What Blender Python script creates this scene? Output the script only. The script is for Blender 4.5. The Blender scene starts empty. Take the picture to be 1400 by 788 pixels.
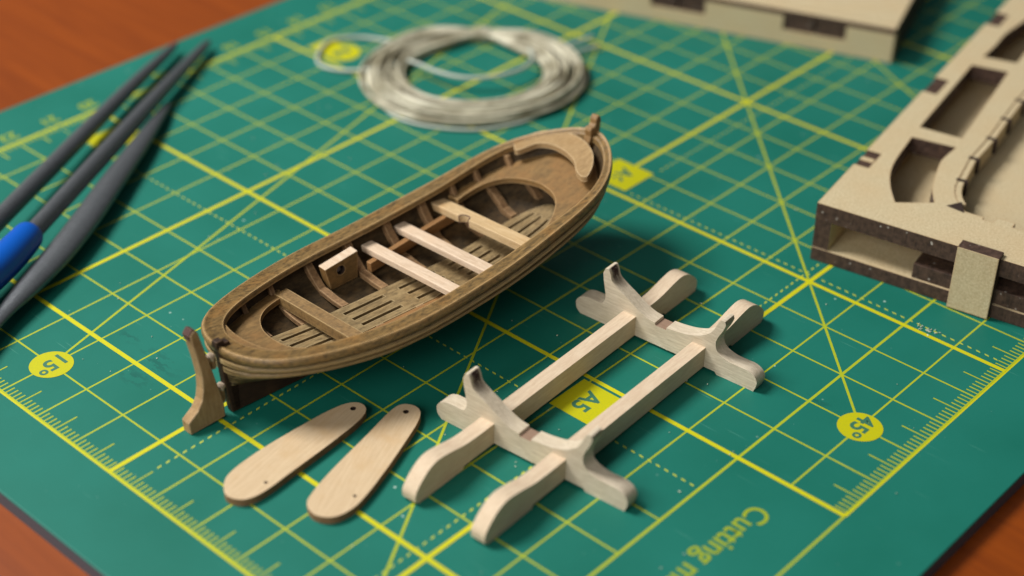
import bpy, bmesh, math, random
from mathutils import Vector, Matrix
from mathutils.geometry import tessellate_polygon
random.seed(7)
SC = bpy.context.scene
COL = SC.collection
# one scene unit is one centimetre; x runs along the mat's long ruler, y along its short one

# ---------------------------------------------------------------- helpers
def tag(o, label=None, cat=None, group=None, kind=None):
    if label: o['label'] = label
    if cat: o['category'] = cat
    if group: o['group'] = group
    if kind: o['kind'] = kind
    return o

def empty(name, loc=(0, 0, 0), rz=0.0):
    o = bpy.data.objects.new(name, None)
    o.empty_display_size = 0.3
    COL.objects.link(o)
    o.location = loc
    o.rotation_euler = (0, 0, rz)
    return o

def obj(name, bm, mats, parent=None, smooth=None, bevel=0.0, seg=2, ang=35):
    me = bpy.data.meshes.new(name)
    bmesh.ops.recalc_face_normals(bm, faces=bm.faces[:])
    bm.to_mesh(me); bm.free()
    if not isinstance(mats, (list, tuple)): mats = [mats]
    for m in mats: me.materials.append(m)
    o = bpy.data.objects.new(name, me)
    COL.objects.link(o)
    if parent: o.parent = parent
    if smooth is not None:
        for p in me.polygons: p.use_smooth = True
        if smooth < 179:
            me.set_sharp_from_angle(angle=math.radians(smooth))
    if bevel > 0:
        md = o.modifiers.new('bevel', 'BEVEL')
        md.width = bevel; md.segments = seg; md.limit_method = 'ANGLE'; md.angle_limit = math.radians(ang)
        md.harden_normals = False
    return o

def prism(bm, pts, z0, z1, holes=(), side_mat=0, cap_mat=0, bot_mat=None):
    """extrude a 2-D outline (with holes) from z0 to z1"""
    loops = [list(pts)] + [list(h) for h in holes]
    flat = [p for l in loops for p in l]
    tris = tessellate_polygon([[Vector((p[0], p[1], 0)) for p in l] for l in loops])
    top = [bm.verts.new((p[0], p[1], z1)) for p in flat]
    bot = [bm.verts.new((p[0], p[1], z0)) for p in flat]
    for t in tris:
        f = bm.faces.new([top[i] for i in t]); f.material_index = cap_mat
        f = bm.faces.new([bot[i] for i in reversed(t)]); f.material_index = cap_mat if bot_mat is None else bot_mat
    k = 0
    for l in loops:
        n = len(l)
        for i in range(n):
            a, b = k + i, k + (i + 1) % n
            f = bm.faces.new((top[a], top[b], bot[b], bot[a])); f.material_index = side_mat
        k += n
    return bm

def box(bm, x0, x1, y0, y1, z0, z1, mi=0):
    v = [bm.verts.new((x, y, z)) for z in (z0, z1) for x, y in ((x0, y0), (x1, y0), (x1, y1), (x0, y1))]
    for f in ((3, 2, 1, 0), (4, 5, 6, 7), (0, 1, 5, 4), (1, 2, 6, 5), (2, 3, 7, 6), (3, 0, 4, 7)):
        g = bm.faces.new([v[i] for i in f]); g.material_index = mi

def tube(bm, pts, rad, n=10, cap=True, rscale=None):
    pts = [Vector(p) for p in pts]
    rings = []
    prev = None
    for i, p in enumerate(pts):
        t = (pts[min(i + 1, len(pts) - 1)] - pts[max(i - 1, 0)]).normalized()
        if prev is None:
            a = Vector((0, 0, 1)).cross(t)
            if a.length < 1e-4: a = Vector((1, 0, 0))
            a.normalize()
        else:
            a = (prev - t * prev.dot(t)).normalized()
        prev = a
        b = t.cross(a)
        r = rad[i] if isinstance(rad, (list, tuple)) else rad
        if not isinstance(r, (list, tuple)): r = (r, r)
        rings.append([bm.verts.new(p + a * r[0] * math.cos(2 * math.pi * k / n) + b * r[1] * math.sin(2 * math.pi * k / n)) for k in range(n)])
    for r0, r1 in zip(rings, rings[1:]):
        for k in range(n):
            bm.faces.new((r0[k], r0[(k + 1) % n], r1[(k + 1) % n], r1[k]))
    if cap:
        bm.faces.new(list(reversed(rings[0]))); bm.faces.new(rings[-1])
    return rings

def catmull(pts, n=8, closed=False):
    out = []
    N = len(pts)
    rng = range(N if closed else N - 1)
    for i in rng:
        if closed: p = [pts[(i + k - 1) % N] for k in range(4)]
        else: p = [pts[max(i - 1, 0)], pts[i], pts[i + 1], pts[min(i + 2, N - 1)]]
        for j in range(n):
            t = j / n
            out.append(tuple(0.5 * (2 * b + (c - a) * t + (2 * a - 5 * b + 4 * c - d) * t * t + (3 * b - a - 3 * c + d) * t ** 3)
                             for a, b, c, d in zip(*p)))
    if not closed: out.append(tuple(pts[-1]))
    return out

# ---------------------------------------------------------------- materials
def lin(c):
    return tuple((x / 255 / 12.92 if x / 255 <= .04045 else ((x / 255 + .055) / 1.055) ** 2.4) for x in c) + (1,)

class NT:
    def __init__(s, name):
        s.m = bpy.data.materials.new(name); s.m.use_nodes = True
        s.t = s.m.node_tree; s.t.nodes.clear()
        s.out = s.t.nodes.new('ShaderNodeOutputMaterial')
        s.b = s.t.nodes.new('ShaderNodeBsdfPrincipled')
        s.t.links.new(s.b.outputs[0], s.out.inputs[0])
        s.tc = s.t.nodes.new('ShaderNodeTexCoord')
    def L(s, a, b): s.t.links.new(a, b)
    def map(s, scale=(1, 1, 1), rot=(0, 0, 0), loc=(0, 0, 0)):
        n = s.t.nodes.new('ShaderNodeMapping'); n.inputs['Scale'].default_value = scale
        n.inputs['Rotation'].default_value = rot; n.inputs['Location'].default_value = loc
        s.L(s.tc.outputs['Object'], n.inputs[0]); return n.outputs[0]
    def noise(s, vec, scale=5, detail=4, rough=.55, dist=0):
        n = s.t.nodes.new('ShaderNodeTexNoise'); n.inputs['Scale'].default_value = scale
        n.inputs['Detail'].default_value = detail; n.inputs['Roughness'].default_value = rough
        n.inputs['Distortion'].default_value = dist
        s.L(vec, n.inputs['Vector']); return n.outputs['Fac']
    def voro(s, vec, scale=5, feature='F1'):
        n = s.t.nodes.new('ShaderNodeTexVoronoi'); n.inputs['Scale'].default_value = scale; n.feature = feature
        s.L(vec, n.inputs['Vector']); return n.outputs['Distance']
    def ramp(s, fac, stops):
        n = s.t.nodes.new('ShaderNodeValToRGB'); e = n.color_ramp.elements
        while len(e) < len(stops): e.new(.5)
        for k, (p, c) in enumerate(stops):
            e[k].position = p
            e[k].color = c if isinstance(c, (tuple, list)) and len(c) == 4 else (c, c, c, 1)
        s.L(fac, n.inputs[0]); return n.outputs[0]
    def mix(s, fac, a, b, mode='MIX'):
        n = s.t.nodes.new('ShaderNodeMix'); n.data_type = 'RGBA'; n.blend_type = mode
        for k, v in ((0, fac), (6, a), (7, b)):
            if hasattr(v, 'default_value'): s.L(v, n.inputs[k])
            else: n.inputs[k].default_value = v
        return n.outputs[2]
    def math(s, op, a, b=0.0):
        n = s.t.nodes.new('ShaderNodeMath'); n.operation = op
        for k, v in ((0, a), (1, b)):
            if hasattr(v, 'default_value'): s.L(v, n.inputs[k])
            else: n.inputs[k].default_value = v
        return n.outputs[0]
    def bump(s, h, strength=.3, dist=.02):
        n = s.t.nodes.new('ShaderNodeBump'); n.inputs['Strength'].default_value = strength
        n.inputs['Distance'].default_value = dist
        s.L(h, n.inputs['Height']); s.L(n.outputs[0], s.b.inputs['Normal']); return n
    def edge(s, radius=.03):
        """1 on sharp outer edges (rubbed wear and painted highlight), 0 on faces"""
        n = s.t.nodes.new('ShaderNodeBevel'); n.samples = 4; n.inputs['Radius'].default_value = radius
        g = s.t.nodes.new('ShaderNodeNewGeometry')
        d = s.t.nodes.new('ShaderNodeVectorMath'); d.operation = 'DOT_PRODUCT'
        s.L(n.outputs[0], d.inputs[0]); s.L(g.outputs['Normal'], d.inputs[1])
        return s.ramp(s.math('SUBTRACT', 1.0, d.outputs['Value']), [(0.01, 0.0), (.12, 1.0)])
    def set(s, **k):
        for n, v in k.items():
            inp = s.b.inputs[n.replace('_', ' ')]
            if hasattr(v, 'default_value'): s.L(v, inp)
            else: inp.default_value = v
        return s.m

def wood(name, light, dark, stain=None, grain=(1, 14, 14), edge=None, edge_amt=.6, rough=.7, bumps=.35, stain_lo=.5, stain_hi=.72, spec=.25, stain_scale=2.2, grime=0.0, er=.035):
    n = NT(name)
    v = n.map(grain)
    g = n.noise(v, 2.2, 6, .65, .6)
    fine = n.noise(n.map((grain[0] * 3, grain[1] * 3.5, grain[2] * 3.5)), 4, 3, .6)
    c = n.mix(n.ramp(g, [(.36, 0.0), (.66, 1.0)]), lin(dark), lin(light))
    c = n.mix(n.ramp(fine, [(.35, .75), (.6, 1.0)]), (0, 0, 0, 1), c) if False else n.mix(.35, c, n.ramp(fine, [(.3, lin(dark)), (.62, lin(light))]))
    blotch = n.noise(n.map((1, 1, 1)), stain_scale, 5, .6)
    if stain:
        c = n.mix(n.ramp(blotch, [(stain_lo, 0.0), (stain_hi, 1.0)]), c, lin(stain))
    if grime:
        gm = n.noise(n.map((1.0, 1.8, 1.8), loc=(4, 7, 1)), 7.5, 6, .7)
        dk = tuple(v * .42 for v in dark)
        c = n.mix(n.math('MULTIPLY', n.ramp(gm, [(.47, 0.0), (.62, 1.0)]), grime), c, lin(dk))
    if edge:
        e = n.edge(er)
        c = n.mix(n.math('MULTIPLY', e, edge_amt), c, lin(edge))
    h = n.math('ADD', fine, n.math('MULTIPLY', g, .6))
    n.bump(h, bumps, .012)
    return n.set(Base_Color=c, Roughness=rough, Specular_IOR_Level=spec)

M = {}
# boat timbers: stained brown, edges lightened as rub wear and painted highlights
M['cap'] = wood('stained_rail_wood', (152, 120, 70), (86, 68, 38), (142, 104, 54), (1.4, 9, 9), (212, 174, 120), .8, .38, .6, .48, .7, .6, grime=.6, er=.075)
M['hull'] = wood('stained_hull_wood', (104, 86, 50), (54, 44, 27), (112, 82, 44), (1.2, 9, 9), (206, 178, 128), .8, .5, .5, .45, .75, .45, grime=.6)  # darkened so the shade of the grooves between mouldings sits in the colour
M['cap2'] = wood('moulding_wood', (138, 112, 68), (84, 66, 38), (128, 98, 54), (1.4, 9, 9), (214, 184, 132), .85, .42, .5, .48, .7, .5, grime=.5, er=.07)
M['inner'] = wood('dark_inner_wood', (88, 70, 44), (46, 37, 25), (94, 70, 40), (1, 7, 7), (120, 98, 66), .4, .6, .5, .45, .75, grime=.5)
M['bench'] = wood('warm_bench_wood', (150, 118, 72), (96, 74, 44), (140, 104, 60), (1.4, 4, 4), (206, 170, 120), .8, .5, .5, .42, .68, .4, grime=.25)
M['crescent'] = wood('tan_crescent_wood', (180, 150, 106), (136, 108, 72), (156, 124, 82), (2, 8, 8), (226, 200, 158), .8, .6, .5)
M['floor'] = wood('grey_brown_floor_wood', (164, 140, 98), (112, 92, 62), (138, 112, 72), (.8, 7, 7), (208, 184, 140), .6, .6, .5, grime=.45)
M['thwart'] = wood('pale_bare_wood', (226, 204, 178), (192, 164, 134), (214, 186, 156), (9, 1.0, 9), (236, 218, 196), .4, .75, .5)
M['thwart_tan'] = wood('tan_bench_wood', (216, 188, 144), (180, 148, 104), (196, 160, 112), (9, 1.0, 9), (232, 208, 168), .5, .65, .5)
M['thwart_dark'] = wood('stained_bench_wood', (158, 126, 80), (112, 86, 52), (134, 104, 62), (9, 1.0, 9), (206, 176, 126), .8, .5, .6, spec=.4, grime=.4)
M['rib'] = wood('rib_wood', (156, 122, 86), (110, 82, 54), (166, 132, 92), (8, 8, 2), (196, 162, 120), .8, .6, .5, grime=.35)
M['riser'] = wood('orange_strip_wood', (160, 118, 72), (116, 82, 48), (142, 102, 60), (1, 10, 10), (204, 160, 112), .6, .6, .5)
M['rudder'] = wood('rudder_wood', (176, 144, 102), (140, 110, 74), (136, 104, 66), (9, 9, 1.6), (206, 180, 146), .8, .6, .5)
M['keel'] = wood('shaded_keel_wood', (62, 44, 32), (38, 28, 22), (70, 50, 34), (1, 8, 8), (130, 100, 70), .5, .6, .4)  # colour darkened to stand in for the shade under the stern
M['glue'] = NT('white_glue').set(Base_Color=lin((192, 172, 148)), Roughness=.6, Specular_IOR_Level=.4)
M['char'] = wood('scorched_wood', (92, 66, 58), (58, 42, 40), (72, 50, 44), (3, 8, 8), (130, 100, 88), .4, .7, .4)
M['stand_rail'] = wood('stand_rail_wood', (222, 202, 174), (200, 174, 144), (208, 180, 152), (1.2, 9, 9), (222, 200, 172), .5, .75, .45, .55, .8)
M['stand_cross'] = wood('stand_cross_wood', (226, 212, 188), (186, 168, 140), (208, 192, 164), (1.2, 12, 12), (228, 212, 188), .4, .8, .7, .5, .75)
M['veneer'] = wood('birch_veneer', (214, 190, 154), (190, 162, 126), (200, 168, 126), (1.0, 18, 18), (226, 192, 152), .3, .7, .35, .5, .8)
M['veneer_edge'] = wood('veneer_edge', (150, 116, 82), (112, 82, 56), None, (3, 3, 20), (200, 170, 132), .3, .8, .4)

def scorched(m):
    """burn marks left by the laser on the inner face of one horn and in the middle notch"""
    t = m.node_tree; b = [n for n in t.nodes if n.type == 'BSDF_PRINCIPLED'][0]
    src = b.inputs['Base Color'].links[0].from_socket
    tc = t.nodes.new('ShaderNodeTexCoord'); sp = t.nodes.new('ShaderNodeSeparateXYZ'); t.links.new(tc.outputs['Object'], sp.inputs[0])
    sn = t.nodes.new('ShaderNodeSeparateXYZ'); t.links.new(tc.outputs['Normal'], sn.inputs[0])
    def mp(v, a, b_, c, d):
        n = t.nodes.new('ShaderNodeMapRange'); n.inputs[1].default_value = a; n.inputs[2].default_value = b_; n.inputs[3].default_value = c; n.inputs[4].default_value = d
        t.links.new(v, n.inputs[0]); return n.outputs[0]
    def mul(*v):
        o = v[0]
        for w_ in v[1:]:
            n = t.nodes.new('ShaderNodeMath'); n.operation = 'MULTIPLY'; t.links.new(o, n.inputs[0]); t.links.new(w_, n.inputs[1]); o = n.outputs[0]
        return o
    nz = t.nodes.new('ShaderNodeTexNoise'); nz.inputs['Scale'].default_value = 22; t.links.new(tc.outputs['Object'], nz.inputs['Vector'])
    horn = mul(mp(sp.outputs[2], .78, 1.02, 0, 1), mp(sp.outputs[0], .96, .9, 0, 1), mp(sn.outputs[0], .35, .6, 0, 1), mp(sp.outputs[1], .03, .08, 0, 1), mp(sp.outputs[1], .26, .21, 0, 1), mp(nz.outputs['Fac'], .3, .5, .6, 1))
    notch = mul(mp(sp.outputs[0], 1.685, 1.69, 0, 1), mp(sp.outputs[0], 1.925, 1.92, 0, 1), mp(sp.outputs[2], .43, .44, 0, 1), mp(sp.outputs[2], .5, .455, 0, 1), mp(sn.outputs[2], .5, .7, 0, .8))
    tip2 = mul(mp(sp.outputs[0], 2.98, 3.02, 0, 1), mp(sp.outputs[2], .96, 1.05, 0, 1), mp(sn.outputs[0], .5, .8, 0, .45))
    for f, col in ((horn, (62, 42, 40)), (notch, (128, 92, 72)), (tip2, (110, 78, 60))):
        mx = t.nodes.new('ShaderNodeMix'); mx.data_type = 'RGBA'; t.links.new(f, mx.inputs[0]); t.links.new(src, mx.inputs[6]); mx.inputs[7].default_value = lin(col); src = mx.outputs[2]
    t.links.new(src, b.inputs['Base Color']); return m

def hole_dark():
    return NT('hole_shadow_wood').set(Base_Color=lin((46, 30, 20)), Roughness=.9)
M['hole'] = hole_dark()

def mdf():
    n = NT('fibreboard')
    v = n.map()
    f = n.noise(v, 26, 4, .7)
    sp = n.noise(n.map((1, 1, 1), loc=(3, 1, 2)), 60, 2, .5)
    big = n.noise(v, 1.3, 3, .5)
    c = n.mix(n.ramp(f, [(.35, 0.0), (.65, 1.0)]), lin((182, 164, 128)), lin((210, 194, 158)))
    c = n.mix(n.ramp(sp, [(.25, 1.0), (.36, 0.0)]), c, lin((132, 104, 72)))
    c = n.mix(n.ramp(big, [(.35, 0.0), (.75, .4)]), c, lin((196, 168, 126)))
    e = n.edge(.05)
    c = n.mix(n.math('MULTIPLY', e, .55), c, lin((164, 120, 74)))
    n.bump(f, .35, .01)
    return n.set(Base_Color=c, Roughness=.85, Specular_IOR_Level=.15)
M['mdf'] = mdf()

def burnt():
    n = NT('laser_burnt_edge')
    v = n.map((1, 1, 1))
    f = n.noise(v, 9, 5, .7)
    streak = n.noise(n.map((9, 9, 1)), 3, 3, .6)
    c = n.mix(n.ramp(f, [(.35, 0.0), (.7, 1.0)]), lin((52, 38, 32)), lin((92, 70, 58)))
    c = n.mix(n.ramp(streak, [(.5, 0.0), (.8, .5)]), c, lin((110, 84, 66)))
    sp = n.voro(n.map((1, 1, 1)), 8)
    m2 = n.noise(v, 3, 2)
    c = n.mix(n.math('MULTIPLY', n.ramp(sp, [(.13, 1.0), (.2, 0.0)]), n.ramp(m2, [(.48, 0.0), (.6, 1.0)])), c, lin((176, 166, 156)))
    n.bump(f, .5, .02)
    return n.set(Base_Color=c, Roughness=.6, Specular_IOR_Level=.3)
M['burnt'] = burnt()

def mat_green():
    n = NT('green_mat_vinyl')
    v = n.map()
    fine = n.noise(v, 45, 3, .6)
    big = n.noise(v, .35, 4, .55)
    c = n.mix(n.ramp(big, [(.3, 0.0), (.7, 1.0)]), lin((14, 100, 84)), lin((20, 110, 95)))
    c = n.mix(n.math('MULTIPLY', fine, .10), c, lin((60, 134, 118)))
    # dust: sparse pale specks
    d = n.voro(v, 1.6); gate = n.noise(v, 1.1, 1)
    speck = n.math('MULTIPLY', n.ramp(d, [(.028, 1.0), (.045, 0.0)]), n.ramp(gate, [(.48, 0.0), (.55, 1.0)]))
    c = n.mix(n.math('MULTIPLY', speck, .75), c, lin((190, 214, 200)))
    d2 = n.voro(n.map(loc=(7, 3, 0)), 5.0); gate2 = n.noise(n.map(loc=(2, 9, 0)), .9, 1)
    speck2 = n.math('MULTIPLY', n.ramp(d2, [(.03, 1.0), (.06, 0.0)]), n.ramp(gate2, [(.5, 0.0), (.6, 1.0)]))
    c = n.mix(n.math('MULTIPLY', speck2, .35), c, lin((150, 190, 176)))
    # faint knife scratches
    for k, (rz, sc_) in enumerate(((.35, .9), (1.9, 1.3), (2.6, 1.0))):
        w = n.voro(n.map((sc_ * .35, sc_ * 9, 1), (0, 0, rz), (k * 5, k * 3, 0)), 1.0)
        gk = n.noise(n.map(loc=(k * 11, 4, 0)), .8, 1)
        s_ = n.math('MULTIPLY', n.ramp(w, [(.04, 1.0), (.09, 0.0)]), n.ramp(gk, [(.5, 0.0), (.62, .7)]))
        c = n.mix(n.math('MULTIPLY', s_, .55), c, lin((96, 160, 142)))
    # dark damp marks near the 15 degree mark and the 45 degree mark
    for (sx, sy, r, ang) in ((-6.75, -9.75, .75, .5), (-7.7, -9.6, .35, 0), (-6.7, -10.25, .5, .3), (-3.9, -10.0, .3, .0), (2.1, -2.9, .32, .4)):
        mp = n.map((1 / r, 1.9 / r, 1), (0, 0, ang), (0, 0, 0))
        q = n.t.nodes.new('ShaderNodeVectorMath'); q.operation = 'SUBTRACT'
        cx = Matrix.Rotation(ang, 3, 'Z') @ Vector((sx / r, sy * 1.9 / r, 0))
        # mapping applies scale then rotation: mirror that for the centre
        q.inputs[1].default_value = cx
        n.L(mp, q.inputs[0])
        ln = n.t.nodes.new('ShaderNodeVectorMath'); ln.operation = 'LENGTH'; n.L(q.outputs[0], ln.inputs[0])
        inside = n.ramp(ln.outputs['Value'], [(.3, 1.0), (1.0, 0.0)])
        nz = n.ramp(n.noise(n.map((1, 2.2, 1), (0, 0, ang)), 3.2, 5, .65), [(.5, 0.0), (.56, 1.0)])
        c = n.mix(n.math('MULTIPLY', n.math('MULTIPLY', inside, nz), .42), c, lin((10, 66, 60)))
    n.bump(fine, .25, .006)
    rg = n.ramp(big, [(.3, .5), (.7, .62)])
    return n.set(Base_Color=c, Roughness=rg, Specular_IOR_Level=.25)
M['mat'] = mat_green()
M['mat_core'] = NT('grey_mat_core').set(Base_Color=lin((78, 78, 84)), Roughness=.8)
def ink(name, col, wear):
    n = NT(name)
    f = n.noise(n.map(), 30, 3, .7)
    c = n.mix(n.ramp(f, [(.3, wear), (.5, 0.0)]), lin(col), lin((70, 140, 84)))
    return n.set(Base_Color=c, Roughness=.5, Specular_IOR_Level=.35)
M['ink_thick'] = ink('yellow_ink', (200, 194, 12), .3)
M['ink_thin'] = ink('thin_yellow_ink', (172, 180, 28), .45)
def dash_ink():
    n = NT('dashed_yellow_ink'); n.set(Base_Color=lin((176, 186, 60)), Roughness=.5)
    sp = n.t.nodes.new('ShaderNodeSeparateXYZ'); n.L(n.tc.outputs['Object'], sp.inputs[0])
    fr = n.math('FRACT', n.math('MULTIPLY', n.math('ADD', sp.outputs[0], sp.outputs[1]), 1 / .168))
    on = n.math('LESS_THAN', fr, .46)
    tr = n.t.nodes.new('ShaderNodeBsdfTransparent'); mx = n.t.nodes.new('ShaderNodeMixShader')
    n.L(on, mx.inputs[0]); n.L(tr.outputs[0], mx.inputs[1]); n.L(n.b.outputs[0], mx.inputs[2]); n.L(mx.outputs[0], n.out.inputs[0])
    return n.m
M['ink_dash'] = dash_ink()
M['ink_label'] = ink('label_yellow_ink', (186, 182, 2), .15)
M['ink_text'] = ink('lettering_ink', (150, 164, 32), .4)
M['ink_green'] = NT('green_lettering').set(Base_Color=lin((52, 108, 82)), Roughness=.55)

def desk():
    n = NT('orange_desk_wood')
    v = n.map((.12, 1.2, 1), (0, 0, .45))
    g = n.noise(v, 2.0, 6, .6, 1.0)
    c = n.mix(n.ramp(g, [(.25, 0.0), (.75, 1.0)]), lin((116, 50, 5)), lin((142, 66, 8)))
    f = n.noise(n.map((1.5, 14, 1), (0, 0, .45)), 3, 3)
    c = n.mix(n.math('MULTIPLY', n.ramp(f, [(.5, 0.0), (.7, 1.0)]), .12), c, lin((92, 38, 3)))
    return n.set(Base_Color=c, Roughness=.38, Specular_IOR_Level=.4)
M['desk'] = desk()

def steel():
    n = NT('dull_grey_steel')
    f = n.noise(n.map(), 12, 4, .6)
    c = n.mix(f, lin((92, 95, 98)), lin((122, 125, 128)))
    n.bump(n.noise(n.map(), 34, 3, .7), .5, .02)
    return n.set(Base_Color=c, Roughness=.34, Metallic=.6, Specular_IOR_Level=.5)
M['steel'] = steel()
M['blue'] = NT('blue_plastic').set(Base_Color=lin((4, 84, 178)), Roughness=.3, Specular_IOR_Level=.5)
def cord():
    n = NT('pale_cord')
    f = n.noise(n.map(), 1.6, 2, .5)
    c = n.mix(n.ramp(f, [(.35, 0.0), (.65, 1.0)]), lin((146, 138, 112)), lin((206, 200, 176)))
    return n.set(Base_Color=c, Roughness=.5, Specular_IOR_Level=.4)
M['cord'] = cord()
def clearcord():
    return NT('pale_loose_cord').set(Base_Color=lin((176, 182, 168)), Roughness=.35, Specular_IOR_Level=.5)
M['cord_loose'] = clearcord()

# ---------------------------------------------------------------- setting: desk
bm = bmesh.new(); box(bm, -120, 120, -90, 160, -4.3, -.3)
tag(obj('desk_surface', bm, M['desk']), kind='structure')

# ---------------------------------------------------------------- cutting mat
mat = tag(empty('cutting_mat', (0, 0, -.3)), 'green self-healing cutting mat with yellow grid, rulers and angle marks lying on the orange desk', 'cutting mat')
ZM = .3   # the mat's top in its own frame (world z = 0)
bm = bmesh.new()
prism(bm, [(-16.45, -13.43), (5.52, -13.43), (5.52, 24), (-16.45, 24)], 0.0, .26, side_mat=0)
obj('mat_core', bm, M['mat_core'], mat)
bm = bmesh.new()
prism(bm, [(-16.45, -13.43), (5.52, -13.43), (5.52, 24), (-16.45, 24)], .262, ZM)
obj('mat_surface', bm, M['mat'], mat, bevel=.02)

def quad(bm, p0, p1, w, z):
    p0, p1 = Vector((*p0, 0)), Vector((*p1, 0)); d = (p1 - p0).normalized(); s = Vector((-d.y, d.x, 0)) * w / 2
    bm.faces.new([bm.verts.new((p.x, p.y, z)) for p in (p0 - s, p1 - s, p1 + s, p0 + s)])
YT = 22
b1, b2, b3 = bmesh.new(), bmesh.new(), bmesh.new()
for u in range(-14, 5):
    lo = -12 if u <= 1 else (-5 if u == 3 else -20)
    if u in (-10, -5, 0): quad(b2, (u, -12), (u, YT), .085, ZM + .0030)
    elif u == 2: quad(b1, (2, -5), (2, YT), .05, ZM + .0010); quad(b1, (2, -13), (2, -5), .05, ZM + .0010)
    elif u == 4: quad(b1, (4, -13.0), (4, -5.0), .042, ZM + .0010); quad(b2, (4, -5), (4, YT), .065, ZM + .0012)
    else: quad(b1, (u, lo), (u, YT), .034, ZM + .0010)
for v in range(-11, YT):
    end = 2 if v < -5 else 4
    if v % 5 == 0: quad(b2, (-15, v), (end, v), .085, ZM + .0036)
    elif v != -6: quad(b1, (-15, v), (end, v), .034, ZM + .0016)
quad(b2, (-15, -12), (2, -12), .065, ZM + .0015)
quad(b2, (-15, -12), (-15, YT), .075, ZM + .0018)
# angle lines
for (x0, y0, dx, dy, n) in ((-8, -11, -math.tan(math.radians(15)), 1, 26), (0, -11, -math.tan(math.radians(30)), 1, 25.5), (3, -3, -1, 1, 17.5), (3.6, 4.28, -math.tan(math.radians(60)), 1, 10.6)):
    quad(b1, (x0, y0), (x0 + dx * n, y0 + dy * n), .045, ZM + .0022)
# dashed lines
def dash(bm, p0, p1, z, w=.034):
    quad(bm, p0, p1, w, z)      # the gaps between dashes are in the ink's own pattern
dash(b3, (-4.52, -11.5), (-4.52, -5.2), ZM + .0012); dash(b3, (-4.52, 1.3), (-4.52, 15), ZM + .0012)
dash(b3, (-.25, -11.5), (-.25, -6.3), ZM + .0012); dash(b3, (-.2, -4.6), (-.2, 15), ZM + .0012)
dash(b3, (-14.8, -6.02), (-1.2, -6.02), ZM + .0013); dash(b3, (-.2, -6.02), (1.9, -6.02), ZM + .0013); dash(b3, (-4.4, .2), (3.75, .2), ZM + .0013)
# ruler ticks
def comb(p0, d, n_, inward, half, short, w, z):
    """one ruler edge: every tick is joined to the base line"""
    bm = bmesh.new(); p0 = Vector((*p0, z)); d = Vector((*d, 0)); q = Vector((*inward, 0)); bw = .03
    prev = None
    for i in range(1, n_):
        if i % 10 == 0: continue
        c = p0 + d * (i / 10); ln = half if i % 10 == 5 else short
        a0, a1 = bm.verts.new(c - d * w / 2), bm.verts.new(c + d * w / 2)
        b0, b1 = bm.verts.new(c - d * w / 2 + q * bw), bm.verts.new(c + d * w / 2 + q * bw)
        c0, c1 = bm.verts.new(c - d * w / 2 + q * ln), bm.verts.new(c + d * w / 2 + q * ln)
        bm.faces.new((a0, a1, b1, b0)); bm.faces.new((b0, b1, c1, c0))
        if prev: bm.faces.new((prev[0], a0, b0, prev[1]))
        prev = (a1, b1)
    return bm
obj('thin_grid_lines', b1, M['ink_thin'], mat)
obj('thick_grid_lines', b2, M['ink_thick'], mat)
obj('dashed_lines', b3, M['ink_dash'], mat)
obj('ruler_ticks', comb((-15, -12), (1, 0), 170, (0, 1), .46, .21, .026, ZM + .0026), M['ink_thin'], mat)
obj('ruler_ticks', comb((4, -5), (0, 1), 240, (-1, 0), .52, .24, .026, ZM + .0026), M['ink_thin'], mat)
obj('ruler_ticks', comb((-15, -12), (0, 1), 330, (1, 0), .46, .18, .03, ZM + .0027), M['ink_thin'], mat)

def text_mesh(bm, s, pos, size, z, bold=0.0, rz=-math.pi / 2, sx=1.0, align='CENTER'):
    cu = bpy.data.curves.new('t', 'FONT'); cu.body = s; cu.size = size; cu.align_x = align; cu.align_y = 'CENTER'; cu.offset = bold
    o = bpy.data.objects.new('t', cu); COL.objects.link(o)
    bpy.context.view_layer.update()
    me = bpy.data.meshes.new_from_object(o.evaluated_get(bpy.context.evaluated_depsgraph_get()))
    bpy.data.objects.remove(o); bpy.data.curves.remove(cu)
    mt = Matrix.Translation((pos[0], pos[1], z)) @ Matrix.Rotation(rz, 4, 'Z') @ Matrix.Diagonal((sx, 1, 1, 1))
    k = len(bm.verts)
    me.transform(mt); bm.from_mesh(me); bpy.data.meshes.remove(me)

# yellow labels with green lettering
def circ(x, y, r, n=40): return [(x + r * math.cos(2 * math.pi * k / n), y + r * math.sin(2 * math.pi * k / n)) for k in range(n)]
def flat(bm, pts, z): bm.faces.new([bm.verts.new((p[0], p[1], z)) for p in pts])
def label(name, pts, txt, pos, size, bold, sx=1.0, more=None):
    bm = bmesh.new(); flat(bm, pts, ZM + .0046)
    if more: flat(bm, more, ZM + .0049)
    o = obj(name, bm, M['ink_label'], mat)
    bm = bmesh.new()
    for t, p, sz in txt: text_mesh(bm, t, p, sz, ZM + .0064, bold, sx=sx)
    obj('lettering', bm, M['ink_green'], o)
label('angle_badge', circ(-8, -11, .375), [('1', (-8.03, -10.79), .43), ('5', (-8.0, -11.03), .43), ('o', (-7.88, -11.22), .28)], 0, 0, .011)
label('angle_badge', circ(3, -3, .375), [('4', (2.98, -2.8), .43), ('5', (2.98, -3.03), .43), ('o', (3.1, -3.22), .28)], 0, 0, .011)
label('size_badge', [(-1.12, -6.0), (-.28, -6.0), (-.28, -5.1), (-1.12, -5.1)], [('A5', (-.7, -5.55), .46)], 0, 0, .011)
label('size_badge', [(-5.45, .19), (-4.53, .19), (-4.53, 1.12), (-5.45, 1.12)], [('A6', (-5.0, .64), .46)], 0, 0, .011)
label('size_badge', [(-14.0, .2), (-13.45, .2), (-13.45, .85), (-14.0, .85)], [('A4', (-13.25, .56), .4)], 0, 0, .011, more=circ(-13.22, .55, .42))
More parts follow.
